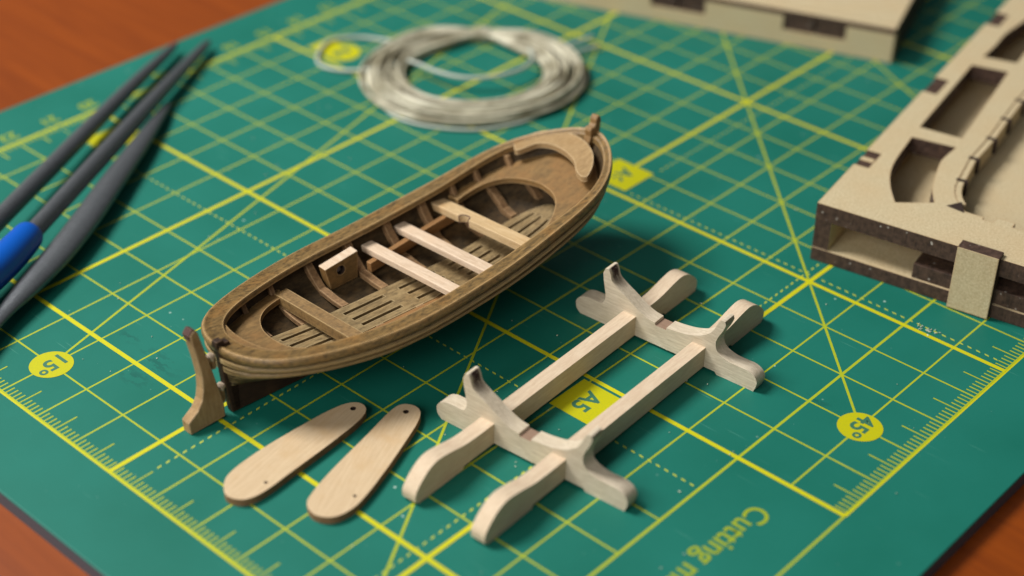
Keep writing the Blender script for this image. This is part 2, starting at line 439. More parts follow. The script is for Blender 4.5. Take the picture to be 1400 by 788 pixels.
label('size_badge', [(-14.1, -6.0), (-13.3, -6.0), (-13.3, -5.1), (-14.1, -5.1)], [('A4', (-13.7, -5.55), .46)], 0, 0, .011)
bm = bmesh.new()
text_mesh(bm, 'Cutting mat', (2.99, -5.72), .54, ZM + .003, .006, sx=.97, align='LEFT')
obj('printed_words', bm, M['ink_text'], mat)
for v in range(-9, 6):
    bm = bmesh.new(); text_mesh(bm, str(15 - v), (-15.34, v), .42, ZM + .003, .006)
    obj('ruler_number', bm, M['ink_text'], mat)

# a little wood dust lying about on the mat
bm = bmesh.new()
def crumb(x, y, r_):
    m_ = Matrix.Translation((x, y, r_ * .5 + .008)) @ Matrix.Rotation(random.uniform(0, 6), 4, 'Z') @ Matrix.Rotation(random.uniform(0, 1), 4, 'X') @ Matrix.Diagonal((r_ * random.uniform(.8, 2.2), r_, r_ * .5, 1))
    bmesh.ops.create_icosphere(bm, subdivisions=1, radius=1, matrix=m_)
for _ in range(70): crumb(random.uniform(-13, 5.2), random.uniform(-13, 4), random.choice((.008, .01, .012, .015)))
for _ in range(26): crumb(random.gauss(2.35, .12), random.gauss(.15, .06), random.choice((.01, .013)))
for _ in range(26): crumb(random.gauss(-.6, 1.6), random.gauss(-5.6, 1.8), random.choice((.01, .013)))
tag(obj('wood_dust', bm, NT('dust').set(Base_Color=lin((196, 200, 178)), Roughness=.9)), 'scattered specks of pale wood dust on the mat', 'dust', kind='stuff')

# ---------------------------------------------------------------- lifeboat
BA = Vector((0.10240, 0.99474, 0)); ROLL = math.radians(-6.32)
yaw = math.radians(84.1224)
ax = Vector((math.cos(yaw), math.sin(yaw), 0)); py = Vector((-math.sin(yaw), math.cos(yaw), 0)); zz = Vector((0, 0, 1))
BY = py * math.cos(ROLL) + zz * math.sin(ROLL); BZ = -py * math.sin(ROLL) + zz * math.cos(ROLL)
boat = empty('lifeboat', (-4.79, -9.69, 0.01))
rot = Matrix((ax, BY, BZ)).transposed()
boat.rotation_mode = 'QUATERNION'; boat.rotation_quaternion = rot.to_quaternion()
tag(boat, 'brown stained wooden model lifeboat with pale benches, slatted floor and rudder, on the mat', 'model boat')
BL = 8.519
WP = [-55.999, -5.497, 13.798, 3.447, -.974, 1.702]
def polyv(c, x):
    r = 0.0
    for k in c: r = r * x + k
    return r
def sheer_t(t): return 1.285 + .804 * (t - .5) + .371 * (2 * t - 1) ** 2 + .06 * t
def hw(t):
    t = min(max(t, 0.0), 1.0)
    return math.sqrt(max(0, t * (1 - t) * 4)) * polyv(WP, t - .5) + .1 * math.exp(-((t - .59) / .13) ** 2)
def tx(x): return (x + .1) / BL
def sheer(x): return sheer_t(tx(x))
def wid(x): return hw(tx(x))
def xs(z): return -.02 - .06 * min(z, 1.3)
def xb(z):
    q = max(0, min(1, z / 2.15)); return 6.5 + 1.92 * q ** .62
def stations(n=64): return [.5 - .5 * math.cos(math.pi * k / n) for k in range(n + 1)]
def zr(t): return .14 + .34 * max(0, (.28 - t) / .28) ** 1.5 + .8 * max(0, (t - .62) / .38) ** 1.8
def xof(t, s): return -.1 + BL * t + (1 - t) ** 8 * .08 * (1 - s) - RAKE * t ** 7 * (1 - s)
def tof(x, z):
    t = (x + .1) / BL
    for _ in range(3):
        t = min(max(t, .001), .999)
        s_ = min(max((z - zr(t)) / (sheer_t(t) - zr(t)), 0), 1)
        t = (x + .1 - (1 - t) ** 8 * .08 * (1 - s_) + RAKE * t ** 7 * (1 - s_)) / BL
    return min(max(t, .001), .999)
RAKE = .75
def gsec(t, s):
    full = (1 - (1 - s) ** 2.3) ** 1.05
    vee = 1 - (1 - s) ** 1.55
    k = max(0, min(1, abs(2 * t - 1))) ** 3.2
    if t < .5: k *= .8
    return full * (1 - k) + vee * k
def hull_pt(t, s, off, side):
    z = zr(t) + (sheer_t(t) - zr(t)) * s
    y = max(hw(t) - .05, 0) * gsec(t, s) + off
    y = max(y, .035)
    x = xof(t, s)
    return (x, side * y, z)
DROPS = [.06, .19, .31, .45, .6, .76, .95]
def levels(t):
    H = sheer_t(t) - zr(t)
    out = []
    ds = [d * H / 1.08 for d in DROPS] + [H]
    ds[1] = .2; ds[2] = .31; ds[3] = .44
    for k in range(len(ds) - 1):
        out.append((1 - ds[k] / H, .0 if k else .0)); out.append((1 - (ds[k + 1] - .05) / H, .05)); out.append((1 - (ds[k + 1] - .02) / H, .065)); out.append((1 - (ds[k + 1] - .006) / H, .045))
    out.append((0.0, .0))
    return out
def hull_shell(bm, side):
    T = stations(90)
    grid = []
    for t in T:
        row = [hull_pt(t, max(s, 0), o * min(1, hw(t) / .35), side) for s, o in levels(t)]
        inn = []
        for j in range(13):
            s = j / 12
            inn.append(hull_pt(t, .1 + .9 * s, -.11, side))
        grid.append((row, inn))
    def skin(idx):
        rows = [[bm.verts.new(p) for p in g[idx]] for g in grid]
        for r0, r1 in zip(rows, rows[1:]):
            for a in range(len(r0) - 1):
                f = bm.faces.new((r0[a], r0[a + 1], r1[a + 1], r1[a])); f.material_index = idx
        return rows
    ro = skin(0); ri = skin(1)
    for k in range(len(ro) - 1):
        bm.faces.new((ro[k][0], ro[k + 1][0], ri[k + 1][-1], ri[k][-1]))
    return bm
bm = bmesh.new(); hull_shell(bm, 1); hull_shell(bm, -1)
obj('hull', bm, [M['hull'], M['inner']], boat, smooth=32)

# gunwale cap
def cap_curve(frac, inset, t):
    """outline of the sheer shrunk by inset at the ends and frac of the width"""
    x0, x1 = -.1 + inset, BL - .1 - inset
    x = x0 + (x1 - x0) * t
    return x, hw(t) * frac
def cap_mesh(bm, sec):
    """sec: list of (frac 0 outer..1 inner, dz)"""
    T = stations(90)
    loop = [(t, 1) for t in T] + [(t, -1) for t in reversed(T[1:-1])]
    rings = []
    for t, sd in loop:
        ring = []
        for q, dz in sec:
            bowk = max(0, (t - .6) / .4) ** 1.5
            x0, x1 = -.1 + .36 * q, BL - .1 - .17 * q
            x = x0 + (x1 - x0) * t; y = hw(t) * (1 - (.2 - .13 * bowk) * q)
            zz_ = sheer(x) + dz
            ring.append(bm.verts.new((x, sd * y, zz_)))
        rings.append(ring)
    n = len(rings); m = len(sec)
    for k in range(n):
        a, b = rings[k], rings[(k + 1) % n]
        for j in range(m):
            bm.faces.new((a[j], a[(j + 1) % m], b[(j + 1) % m], b[j]))
bm = bmesh.new()
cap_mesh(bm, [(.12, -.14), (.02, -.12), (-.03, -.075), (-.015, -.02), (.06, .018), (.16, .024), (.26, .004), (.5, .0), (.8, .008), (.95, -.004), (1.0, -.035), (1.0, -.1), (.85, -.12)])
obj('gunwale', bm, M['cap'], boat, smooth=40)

# rubbing strakes: rounded beads under the cap
def bead(drop, r_, out):
    bm = bmesh.new(); T = stations(90)
    loop = [(t, 1) for t in T] + [(t, -1) for t in reversed(T[1:-1])]
    rings = []
    for t, sd in loop:
        z = sheer_t(t) - drop; H = sheer_t(t) - zr(t); s_ = 1 - drop / H
        y = max(hw(t) - .05, 0) * gsec(t, s_) + out * min(1, hw(t) / .4)
        x = xof(t, s_) + (.02 if t > .97 else (-.03 if t < .03 else 0))
        rings.append([bm.verts.new((x, sd * (y + r_ * a), z + r_ * b)) for a, b in ((-1.2, .8), (.3, .9), (.85, .45), (1, 0), (.8, -.5), (.2, -.9), (-1.2, -.8))])
    n = len(rings)
    for k in range(n):
        a, b = rings[k], rings[(k + 1) % n]
        for j in range(7): bm.faces.new((a[j], a[(j + 1) % 7], b[(j + 1) % 7], b[j]))
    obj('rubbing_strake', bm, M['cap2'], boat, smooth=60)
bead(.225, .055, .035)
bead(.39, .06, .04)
# keel, stern post, stem post
bm = bmesh.new()
def plate(bm, pts, y0, y1):
    """outline in x,z extruded along y"""
    n = len(pts)
    tr = tessellate_polygon([[Vector((p[0], p[1], 0)) for p in pts]])
    A_ = [bm.verts.new((p[0], y0, p[1])) for p in pts]; B_ = [bm.verts.new((p[0], y1, p[1])) for p in pts]
    for t in tr:
        bm.faces.new([A_[i] for i in t]); bm.faces.new([B_[i] for i in reversed(t)])
    for i in range(n): bm.faces.new((A_[i], A_[(i + 1) % n], B_[(i + 1) % n], B_[i]))
plate(bm, [(0.0, 0), (6.3, 0), (6.6, .1), (6.7, .35), (6.2, .26), (5.4, .19), (2.6, .19), (1.9, .26), (1.2, .4), (.5, .62), (.12, .85), (-.03, .5)], -.075, .075)
obj('keel', bm, M['keel'], boat, bevel=.02)
bm = bmesh.new()
plate(bm, [(-.05, .0), (.12, 0), (.16, .5), (.14, 1.1), (.12, 1.3), (.02, 1.31), (.0, 1.37), (-.13, 1.37), (-.15, 1.27), (-.11, 1.2), (-.1, .6)], -.075, .075)
obj('stern_post', bm, M['keel'], boat, bevel=.02)
bm = bmesh.new()
plate(bm, [(6.2, .0), (6.75, .1), (7.35, .45), (7.9, 1.05), (8.3, 1.7), (8.44, 2.05), (8.5, 2.34), (8.47, 2.43), (8.41, 2.44), (8.36, 2.38), (8.34, 2.29), (8.29, 2.24), (8.24, 2.26), (8.2, 2.2), (8.2, 2.08), (7.95, 1.6), (7.6, 1.1), (7.1, .62), (6.2, .3)], -.085, .085)
obj('stem_post', bm, M['bench'], boat, bevel=.03, seg=3)

# bow and stern crescents
def plate_on_sheer(bm, pts, d, th, holes=()):
    loops = [list(pts)] + [list(h) for h in holes]
    flatp = [p for l in loops for p in l]
    tr = tessellate_polygon([[Vector((p[0], p[1], 0)) for p in l] for l in loops])
    up = [bm.verts.new((p[0], p[1], sheer(p[0]) - d)) for p in flatp]
    dn = [bm.verts.new((p[0], p[1], sheer(p[0]) - d - th)) for p in flatp]
    for t in tr:
        bm.faces.new([up[i] for i in t]); bm.faces.new([dn[i] for i in reversed(t)])
    k = 0
    for l in loops:
        n = len(l)
        for i in range(n):
            a, b = k + i, k + (i + 1) % n
            bm.faces.new((up[a], up[b], dn[b], dn[a]))
        k += n
bh = [(7.38, 1.12), (7.56, 1.16), (7.76, 1.12), (7.98, .96), (8.12, .66), (8.17, .3), (8.1, -.1), (7.92, -.46), (7.66, -.72), (7.42, -.86),
      (7.34, -.86), (7.32, -.74), (7.42, -.52), (7.58, -.32), (7.68, -.08), (7.74, .2), (7.75, .47), (7.66, .74), (7.46, .86), (7.3, .96)]
bh = [(x, y) for x, y in catmull([(p[0] - .03, p[1]) for p in bh], 4, True)]
bm = bmesh.new(); plate_on_sheer(bm, bh, .0, .1)
obj('breasthook', bm, M['crescent'], boat, bevel=.03, seg=3)
sh = [(.52, .98), (.42, .92), (.26, .62), (.2, .3), (.19, -.02), (.24, -.32), (.4, -.68), (.68, -1.0), (1.05, -1.2), (1.1, -1.14), (.86, -.94), (.62, -.7), (.48, -.4), (.42, -.05), (.42, .3), (.47, .6), (.56, .88)]
sh = catmull(sh, 4, True)
bm = bmesh.new(); plate_on_sheer(bm, sh, .06, .1)
obj('stern_hook', bm, M['crescent'] if False else M['bench'], boat, bevel=.02, seg=2)

# side benches round bow and stern with rounded openings
def inner_y(x, d):
    z = sheer(x) - d
    tt = tof(x, z)
    s = (z - zr(tt)) / (sheer_t(tt) - zr(tt))
    s = min(max(s, 0.02), 1)
    return max(0.0, max(hw(tt) - .05, 0) * gsec(tt, s) - .13)
DB = .30
bow_open = [(5.9, 1.12), (6.2, 1.13), (6.54, 1.07), (6.82, .88), (6.97, .62), (7.05, .3), (7.06, .05), (6.98, -.3), (6.82, -.56), (6.56, -.79), (6.28, -.95), (6.04, -1.05), (5.9, -1.06)]
bo = catmull(bow_open, 5)
xsq = [5.9 + (8.12 - 5.9) * k / 26 for k in range(27)]
out_ = [(x, inner_y(x, DB)) for x in xsq]
poly = [p for p in out_] + [(x, -y) for x, y in reversed(out_) if y > 0]
poly = poly + [p for p in reversed(bo)][:1][:0]
full = [(x, y) for x, y in out_] + [(x, -y) for x, y in reversed(out_)] + list(reversed(bo))
clean = []
for p in full:
    if not clean or (abs(p[0] - clean[-1][0]) + abs(p[1] - clean[-1][1])) > .01: clean.append(p)
bm = bmesh.new(); plate_on_sheer(bm, clean, DB, .1)
obj('bow_bench', bm, M['bench'], boat, bevel=.025, seg=2)
st_open = [(2.0, 1.14), (1.71, 1.08), (1.45, .98), (1.22, .78), (1.05, .47), (.98, .13), (.99, -.2), (1.06, -.42), (1.25, -.62), (1.58, -.82), (2.0, -.98)]
so = catmull(st_open, 5)
xsq = [2.0 + (.1 - 2.0) * k / 24 for k in range(25)]
out_ = [(x, inner_y(x, DB)) for x in xsq]
full = [(x, y) for x, y in out_] + [(x, -y) for x, y in reversed(out_)] + list(reversed(so))
clean = []
for p in full:
    if not clean or (abs(p[0] - clean[-1][0]) + abs(p[1] - clean[-1][1])) > .01: clean.append(p)
bm = bmesh.new(); plate_on_sheer(bm, clean, DB, .1)
obj('stern_bench', bm, M['bench'], boat, bevel=.025, seg=2)

# thwarts
def thwart(name, x0, x1, y0, y1, d, th, mat_, label, notch=None, skew=0.0):
    bm = bmesh.new()
    z = sheer((x0 + x1) / 2) - d
    pts = [(x0, y0), (x1, y0), (x1 + skew, y1), (x0 + skew, y1)]
    if notch:
        ny, nr = notch
        arc = [(x0 + nr * math.sin(math.pi * k / 8) * .8, ny + nr * math.cos(math.pi * k / 8)) for k in range(9)]
        pts = [(x0, y0), (x1, y0), (x1 + skew, y1), (x0 + skew, y1)] + arc
    prism(bm, pts, z - th, z)
    o = obj(name, bm, mat_, boat, bevel=.018, seg=2)
    if label: o['label'] = label
    return o
thwart('thwart', 1.84, 2.1, -1.3, 1.28, .27, .2, M['thwart_dark'], 'narrow bench stained brown like the hull')
thwart('thwart', 3.87, 4.12, -1.4, 1.46, .3, .13, M['thwart'], 'pale bare bench behind the mast block')
thwart('thwart', 4.64, 4.89, -1.4, 1.47, .3, .13, M['thwart'], 'pale bare bench in the middle of the boat')
ob = thwart('thwart', 5.53, 5.82, -1.35, 1.46, .29, .15, M['thwart_tan'], 'tan bench with a scorched half-round mast notch', notch=(.52, .12))
bm = bmesh.new()
z5 = sheer(5.67) - .29
arc = [(5.527 + .125 * math.sin(math.pi * k / 10) * .8, .52 + .125 * math.cos(math.pi * k / 10)) for k in range(11)]
arc2 = [(5.53 + .145 * math.sin(math.pi * k / 10) * .8, .52 + .145 * math.cos(math.pi * k / 10)) for k in range(11)]
prism(bm, arc + list(reversed(arc2)), z5 - .152, z5 + .003)
obj('scorched_notch', bm, M['char'], ob)

# ribs
def rib(x, side, ztop=None, w=.15):
    bm = bmesh.new()
    rows = []
    n = 9
    for k in range(n):
        q = k / (n - 1)
        d0 = .46 if (x < 2.0 or x > 5.9) else .1
        d = d0 + (sheer(x) - floor_z(x) - .02 - d0) * q
        z = sheer(x) - d
        tt = tof(x, z)
        s = (z - zr(tt)) / (sheer_t(tt) - zr(tt))
        y = max(hw(tt) - .05, 0) * gsec(tt, s) - .1
        yi = y - .1 - .08 * math.sin(math.pi * q)
        rows.append([(x - w / 2, side * y, z), (x + w / 2, side * y, z), (x + w / 2, side * yi, z), (x - w / 2, side * yi, z)])
    zf = rows[-1][0][2]; yl = abs(rows[-1][2][1])
    if yl > .55:
        rows[-1] = [(x - w / 2, side * (yl + .12), zf - .02), (x + w / 2, side * (yl + .12), zf - .02), (x + w / 2, side * (yl + .02), zf + .07), (x - w / 2, side * (yl + .02), zf + .07)]
        for k in (1, 2):
            yy = yl + (.48 - yl) * k / 2
            rows.append([(x - w / 2, side * yy, zf - .06 - .02 * k), (x + w / 2, side * yy, zf - .06 - .02 * k), (x + w / 2, side * yy, zf + .03 - .02 * k), (x - w / 2, side * yy, zf + .03 - .02 * k)])
    vs = [[bm.verts.new(p) for p in r] for r in rows]
    for a, b in zip(vs, vs[1:]):
        for j in range(4): bm.faces.new((a[j], a[(j + 1) % 4], b[(j + 1) % 4], b[j]))
    bm.faces.new(vs[0]); bm.faces.new(list(reversed(vs[-1])))
    obj('rib', bm, M['rib'], boat, bevel=.012)
def floor_z(x):
    return .6 + .06 * max(0, (2.2 - x)) ** 1.2 + .085 * max(0, x - 4.8) ** 1.6
for x in (1.15, 1.9, 2.75, 3.62, 4.5, 5.3, 6.0, 6.7, 7.3):
    for sd in (1, -1): rib(x, sd)
# stub frame heads standing over the benches
def head(x, side, lean=.1):
    bm = bmesh.new()
    y = inner_y(x, .2)
    z = sheer(x)
    pts = [(y + .06, z - .12), (y - .04, z - .12), (y - .16, z - .32), (y - .1, z - .34), (y + .02, z - .33)]
    A_ = [bm.verts.new((x - .05, side * p[0], p[1])) for p in pts]; B_ = [bm.verts.new((x + .05, side * p[0], p[1])) for p in pts]
    bm.faces.new(A_); bm.faces.new(list(reversed(B_)))
    for i in range(len(pts)): bm.faces.new((A_[i], A_[(i + 1) % 5], B_[(i + 1) % 5], B_[i]))
    obj('rib_head', bm, M['rib'], boat, bevel=.015)
for x in (1.15, 1.85, 6.0, 6.55, 7.2):
    for sd in (1, -1): head(x, sd)

# risers (long strips under the benches)
def along(name, x0, x1, zf, th, hgt, mat_, side, off):
    bm = bmesh.new(); rows = []
    n = 26
    for k in range(n + 1):
        x = x0 + (x1 - x0) * k / n; z = zf(x)
        tt = tof(x, z)
        s = (z - zr(tt)) / (sheer_t(tt) - zr(tt))
        y = max(hw(tt) - .05, 0) * gsec(tt, s) - off
        rows.append([bm.verts.new(p) for p in ((x, side * y, z), (x, side * (y - th), z), (x, side * (y - th), z + hgt), (x, side * y, z + hgt))])
    for a, b in zip(rows, rows[1:]):
        for j in range(4): bm.faces.new((a[j], a[(j + 1) % 4], b[(j + 1) % 4], b[j]))
    bm.faces.new(rows[0]); bm.faces.new(list(reversed(rows[-1])))
    return obj(name, bm, mat_, boat, bevel=.012)
for sd in (1, -1): along('riser', 3.72, 5.95, lambda x: sheer(x) - .62, .12, .19, M['riser'], sd, .16)

# floor grating with slots: one board, cells left out where the slots are
def fhalf(x):
    if x < 1.2: return .2 + .27 * max(0, x - .8) / .4
    if x > 6.2: return .47 * math.sqrt(max(0.0, 1 - ((x - 6.2) / 1.12) ** 2))
    return .47
bm = bmesh.new()
SLX = ((1.25, 2.28), (2.55, 3.42), (3.76, 4.58), (4.9, 5.72), (6.0, 6.95))
fx = sorted(set([.8, 1.0] + [v for ab in SLX for v in ab] + [round(1.2 + .2 * k, 3) for k in range(26)] + [6.4, 6.6, 6.8, 7.05, 7.15, 7.22, 7.27, 7.3]))
fy = [-1, -.64, -.46, -.09, .09, .46, .64, 1]
def is_slot(i, j):
    xm = (fx[i] + fx[i + 1]) / 2
    return j in (1, 3, 5) and any(a < xm < b for a, b in SLX)
def fv(i, j, lo):
    x = fx[i]; h = max(fhalf(x), .05); y = fy[j] * h
    if j == 0 and 4.0 < x < 4.3: y += .05
    return (x, y, floor_z(x) - (.07 if lo else 0))
vt = {}
def gv(i, j, lo):
    if (i, j, lo) not in vt: vt[(i, j, lo)] = bm.verts.new(fv(i, j, lo))
    return vt[(i, j, lo)]
NI, NJ = len(fx) - 1, len(fy) - 1
solid = lambda i, j: 0 <= i < NI and 0 <= j < NJ and not is_slot(i, j)
for i in range(NI):
    for j in range(NJ):
        if not solid(i, j): continue
        bm.faces.new((gv(i, j, 0), gv(i + 1, j, 0), gv(i + 1, j + 1, 0), gv(i, j + 1, 0)))
        bm.faces.new((gv(i, j, 1), gv(i, j + 1, 1), gv(i + 1, j + 1, 1), gv(i + 1, j, 1)))
        for di, dj, a, b in ((-1, 0, (i, j), (i, j + 1)), (1, 0, (i + 1, j), (i + 1, j + 1)), (0, -1, (i, j), (i + 1, j)), (0, 1, (i, j + 1), (i + 1, j + 1))):
            if not solid(i + di, j + dj):
                bm.faces.new((gv(*a, 0), gv(*b, 0), gv(*b, 1), gv(*a, 1)))
obj('floor_grating', bm, M['floor'], boat)
for sd in (-1,):
    bm = bmesh.new(); rows = []
    for k in range(24):
        x = 1.6 + 4.6 * k / 23; z = floor_z(x) - .02; y = .5
        rows.append([bm.verts.new(p) for p in ((x, sd * y, z - .05), (x, sd * (y + .17), z - .03), (x, sd * (y + .17), z + .05), (x, sd * y, z + .03))])
    for a, b in zip(rows, rows[1:]):
        for j in range(4): bm.faces.new((a[j], a[(j + 1) % 4], b[(j + 1) % 4], b[j]))
    bm.faces.new(rows[0]); bm.faces.new(list(reversed(rows[-1])))
    obj('bilge_strip', bm, M['riser'], boat, bevel=.012)

# block with a hole on the far side
bm = bmesh.new()
pts = [(2.9, .6), (3.49, .63), (3.55, 1.14), (2.82, 1.04)]
n = 20
hole = [(3.15 + .085 * math.cos(2 * math.pi * k / n), .91 + .085 * math.sin(2 * math.pi * k / n)) for k in range(n)]
loops = [pts, hole]; fl = pts + hole
tr = tessellate_polygon([[Vector((p[0], p[1], 0)) for p in l] for l in loops])
fr = [bm.verts.new((p[0], 1.1, p[1])) for p in fl]; bk = [bm.verts.new((p[0], 1.3, p[1] + .02)) for p in fl]
for t in tr: bm.faces.new([fr[i] for i in t]); bm.faces.new([bk[i] for i in reversed(t)])
k = 0
for l in loops:
    for i in range(len(l)):
        a, b = k + i, k + (i + 1) % len(l); f = bm.faces.new((fr[a], fr[b], bk[b], bk[a]))
        f.material_index = 1 if k else (2 if i == 2 else 0)
    k += len(l)
mb = obj('holed_block', bm, [M['bench'], M['hole'], M['thwart']], boat, bevel=.012)
mb['label'] = 'small tan block with a round hole'

# rudder
bm = bmesh.new()
R_ = [(-.88, -.02), (-.2, .03), (-.19, .28), (-.24, .6), (-.32, 1.1), (-.4, 1.55), (-.43, 1.72), (-.5, 1.77), (-.58, 1.7), (-.56, 1.5), (-.52, 1.2), (-.5, .9), (-.52, .68), (-.57, .5), (-.68, .34), (-.88, .2)]
plate(bm, R_, -.11, .11)
rud = obj('rudder', bm, M['rudder'], boat, bevel=.022)
bm = bmesh.new(); box(bm, -.575, -.55, -.085, .085, 1.42, 1.6)
bm2 = bmesh.new(); plate(bm2, [(-.585, 1.6), (-.6, 1.7), (-.515, 1.79), (-.45, 1.75), (-.5, 1.755), (-.575, 1.69)], -.09, .09)
bm.free()
obj('scorched_tip', bm2, M['char'], rud)
def blob(name, x, z, r, parent, mt, sq=(1, 1, 1)):
    bm = bmesh.new(); bmesh.ops.create_icosphere(bm, subdivisions=3, radius=1)
    for v in bm.verts:
        k = 1 + .15 * math.sin(5 * v.co.x + 3 * v.co.z) * math.cos(4 * v.co.y)
        v.co = Vector((x + v.co.x * r * sq[0] * k, v.co.y * r * sq[1] * k, z + v.co.z * r * sq[2] * k))
    return obj(name, bm, mt, parent, smooth=180)
blob('glue_blob', -.23, 1.12, .075, rud, M['glue'], (1.0, 1.0, 1.1))
blob('glue_blob', -.15, .52, .08, rud, M['glue'], (1.0, 1.0, 1.0))
bm = bmesh.new(); tube(bm, [(-.17, 0, .0 + .25), (-.15, 0, .52)], .06, 10); obj('pintle', bm, M['rudder'], rud)
bm = bmesh.new(); tube(bm, [(-.23, 0, .92), (-.21, 0, 1.14)], .06, 10); obj('pintle', bm, M['rudder'], rud)

# ---------------------------------------------------------------- cradle stand
stand = tag(empty('boat_stand', (-.4, -5.4, 0)), 'pale wooden stand of two long rails and two curved cross pieces', 'boat stand')
def prof_piece(name, p0, p1, prof, thick, mat_, flip=1, bevel=.03):
    """profile (s,z) in the vertical plane from p0 towards p1, thickness to the left of travel * flip"""
    p0 = Vector((*p0, 0)); p1 = Vector((*p1, 0)); e = (p1 - p0).normalized(); nrm = Vector((-e.y, e.x, 0)) * thick * flip
    c = p0.copy()
    bm = bmesh.new()
    # object frame: x along the piece, y thickness, z up, so the grain follows the piece
    tr = tessellate_polygon([[Vector((p[0], p[1], 0)) for p in prof]])
    A_ = [bm.verts.new((p[0], 0, p[1])) for p in prof]; B_ = [bm.verts.new((p[0], thick * flip, p[1])) for p in prof]
    for t in tr: bm.faces.new([A_[i] for i in t]); bm.faces.new([B_[i] for i in reversed(t)])
    for i in range(len(prof)): bm.faces.new((A_[i], A_[(i + 1) % len(prof)], B_[(i + 1) % len(prof)], B_[i]))
    o = obj(name, bm, mat_, None, smooth=40, bevel=bevel, seg=3, ang=40)
    m = Matrix(((e.x, -e.y, 0, c.x), (e.y, e.x, 0, c.y), (0, 0, 1, 0.004), (0, 0, 0, 1)))
    o.parent = stand; o.matrix_parent_inverse = Matrix.Identity(4)
    o.matrix_basis = Matrix.Translation(-stand.location) @ m
    return o
def rail_profile(Ln):
    top = catmull([(0.0, .06), (.0, .2), (.1, .34), (.3, .5), (.52, .57), (.8, .54), (1.15, .47), (1.5, .45), (1.9, .45)], 5)
    topr = [(Ln - x, z) for x, z in reversed(top)]
    bot = [(Ln - .06, .0), (Ln - 1.0, .0), (Ln - 1.04, .055), (1.14, .055), (1.1, 0), (.08, 0)]
    return top + topr + bot
# the right rail's right face and the left rail's right face were measured; thickness runs to -x
prof_piece('long_rail', (.46, -9.24), (.10, -1.62), rail_profile(7.63), .27, M['stand_rail'])
prof_piece('long_rail', (-.93, -9.3), (-1.35, -1.66), rail_profile(7.65), .27, M['stand_rail'])
def cross_profile(Ln):
    half = catmull([(.02, .08), (-.0, .22), (.08, .34), (.22, .4), (.4, .41), (.53, .4)], 4)
    horn_o = catmull([(.57, .42), (.63, .55), (.61, .74), (.575, .92), (.56, 1.06)], 4)
    horn_i = catmull([(.6, 1.16), (.66, 1.17), (.705, 1.1), (.75, .96), (.88, .86), (1.08, .75), (1.3, .62), (1.5, .53), (1.68, .5)], 4)
    left = half[:-1] + horn_o + horn_i
    mid = [(1.69, .45), (1.92, .45), (1.925, .5)]
    r_in = catmull([(1.95, .5), (2.15, .52), (2.4, .57), (2.62, .66), (2.79, .79), (2.87, .92), (2.93, 1.06), (2.98, 1.13), (3.05, 1.13)], 4)
    r_out = catmull([(3.07, 1.06), (3.02, .92), (2.95, .78), (2.91, .64), (2.94, .5), (3.04, .42), (3.2, .375), (3.4, .37), (Ln - .2, .37), (Ln - .06, .31), (Ln, .2), (Ln - .02, .08)], 4)
    bot = [(Ln - .05, .0), (Ln - .78, .0), (Ln - .82, .05), (.86, .05), (.82, 0), (.1, 0)]
    return left + mid + r_in + r_out + bot
M['stand_cross'] = scorched(M['stand_cross'])
for p0, p1 in (((-2.22, -7.53), (1.5, -7.22)), ((-2.53, -3.67), (1.25, -3.42))):
    cp = prof_piece('cross_piece', p0, p1, cross_profile(3.76), .27, M['stand_cross'])
# ---------------------------------------------------------------- two leeboards (paddle shaped blanks)
def blade(pts, h1, h2, label):
    """outline measured on the board's top face, top 0.14 above the mat"""
    d = Vector(h2) - Vector(h1); ang = math.atan2(d.y, d.x); c_, s_ = math.cos(-ang), math.sin(-ang)
    T_ = lambda p: ((p[0] - h1[0]) * c_ - (p[1] - h1[1]) * s_, (p[0] - h1[0]) * s_ + (p[1] - h1[1]) * c_)
    pts = catmull([T_(p) for p in pts], 5, True)
    if sum(a[0] * b[1] - b[0] * a[1] for a, b in zip(pts, pts[1:] + pts[:1])) < 0: pts.reverse()
    e = tag(empty('leeboard', (h1[0], h1[1], 0.004), ang), label, 'leeboard', 'flat paddle-shaped boat boards')
    a, b = T_(h1), T_(h2)
    bm = bmesh.new(); prism(bm, pts, 0, .135, (circ(a[0], a[1], .05, 14), circ(b[0], b[1], .03, 10)), side_mat=1)
    for f in bm.faces:
        c = f.calc_center_median()
        if abs(f.normal.z) < .5 and (math.hypot(c.x - a[0], c.y - a[1]) < .07 or math.hypot(c.x - b[0], c.y - b[1]) < .05): f.material_index = 2
    obj('board', bm, [M['veneer'], M['veneer_edge'], M['hole']], e, bevel=.012)
blade([(-3.39, -11.0), (-3.5, -10.7), (-3.55, -10.14), (-3.54, -9.4), (-3.5, -8.75), (-3.42, -8.4), (-3.27, -8.25), (-3.08, -8.3), (-2.96, -8.55), (-2.89, -9.02), (-2.83, -9.65), (-2.79, -10.18), (-2.75, -10.63), (-2.77, -10.95), (-2.89, -11.14), (-3.13, -11.2)],
      (-3.25, -8.43), (-2.89, -10.6), 'flat pale wooden paddle-shaped board lying nearest the rudder')
blade([(-2.06, -10.5), (-2.2, -10.25), (-2.37, -9.7), (-2.6, -8.72), (-2.77, -8.0), (-2.7, -7.75), (-2.46, -7.7), (-2.25, -7.92), (-1.96, -8.6), (-1.72, -9.23), (-1.53, -9.81), (-1.48, -10.15), (-1.56, -10.44), (-1.8, -10.58)],
      (-2.56, -7.9), (-1.66, -9.88), 'flat pale wooden paddle-shaped board lying nearest the boat stand')

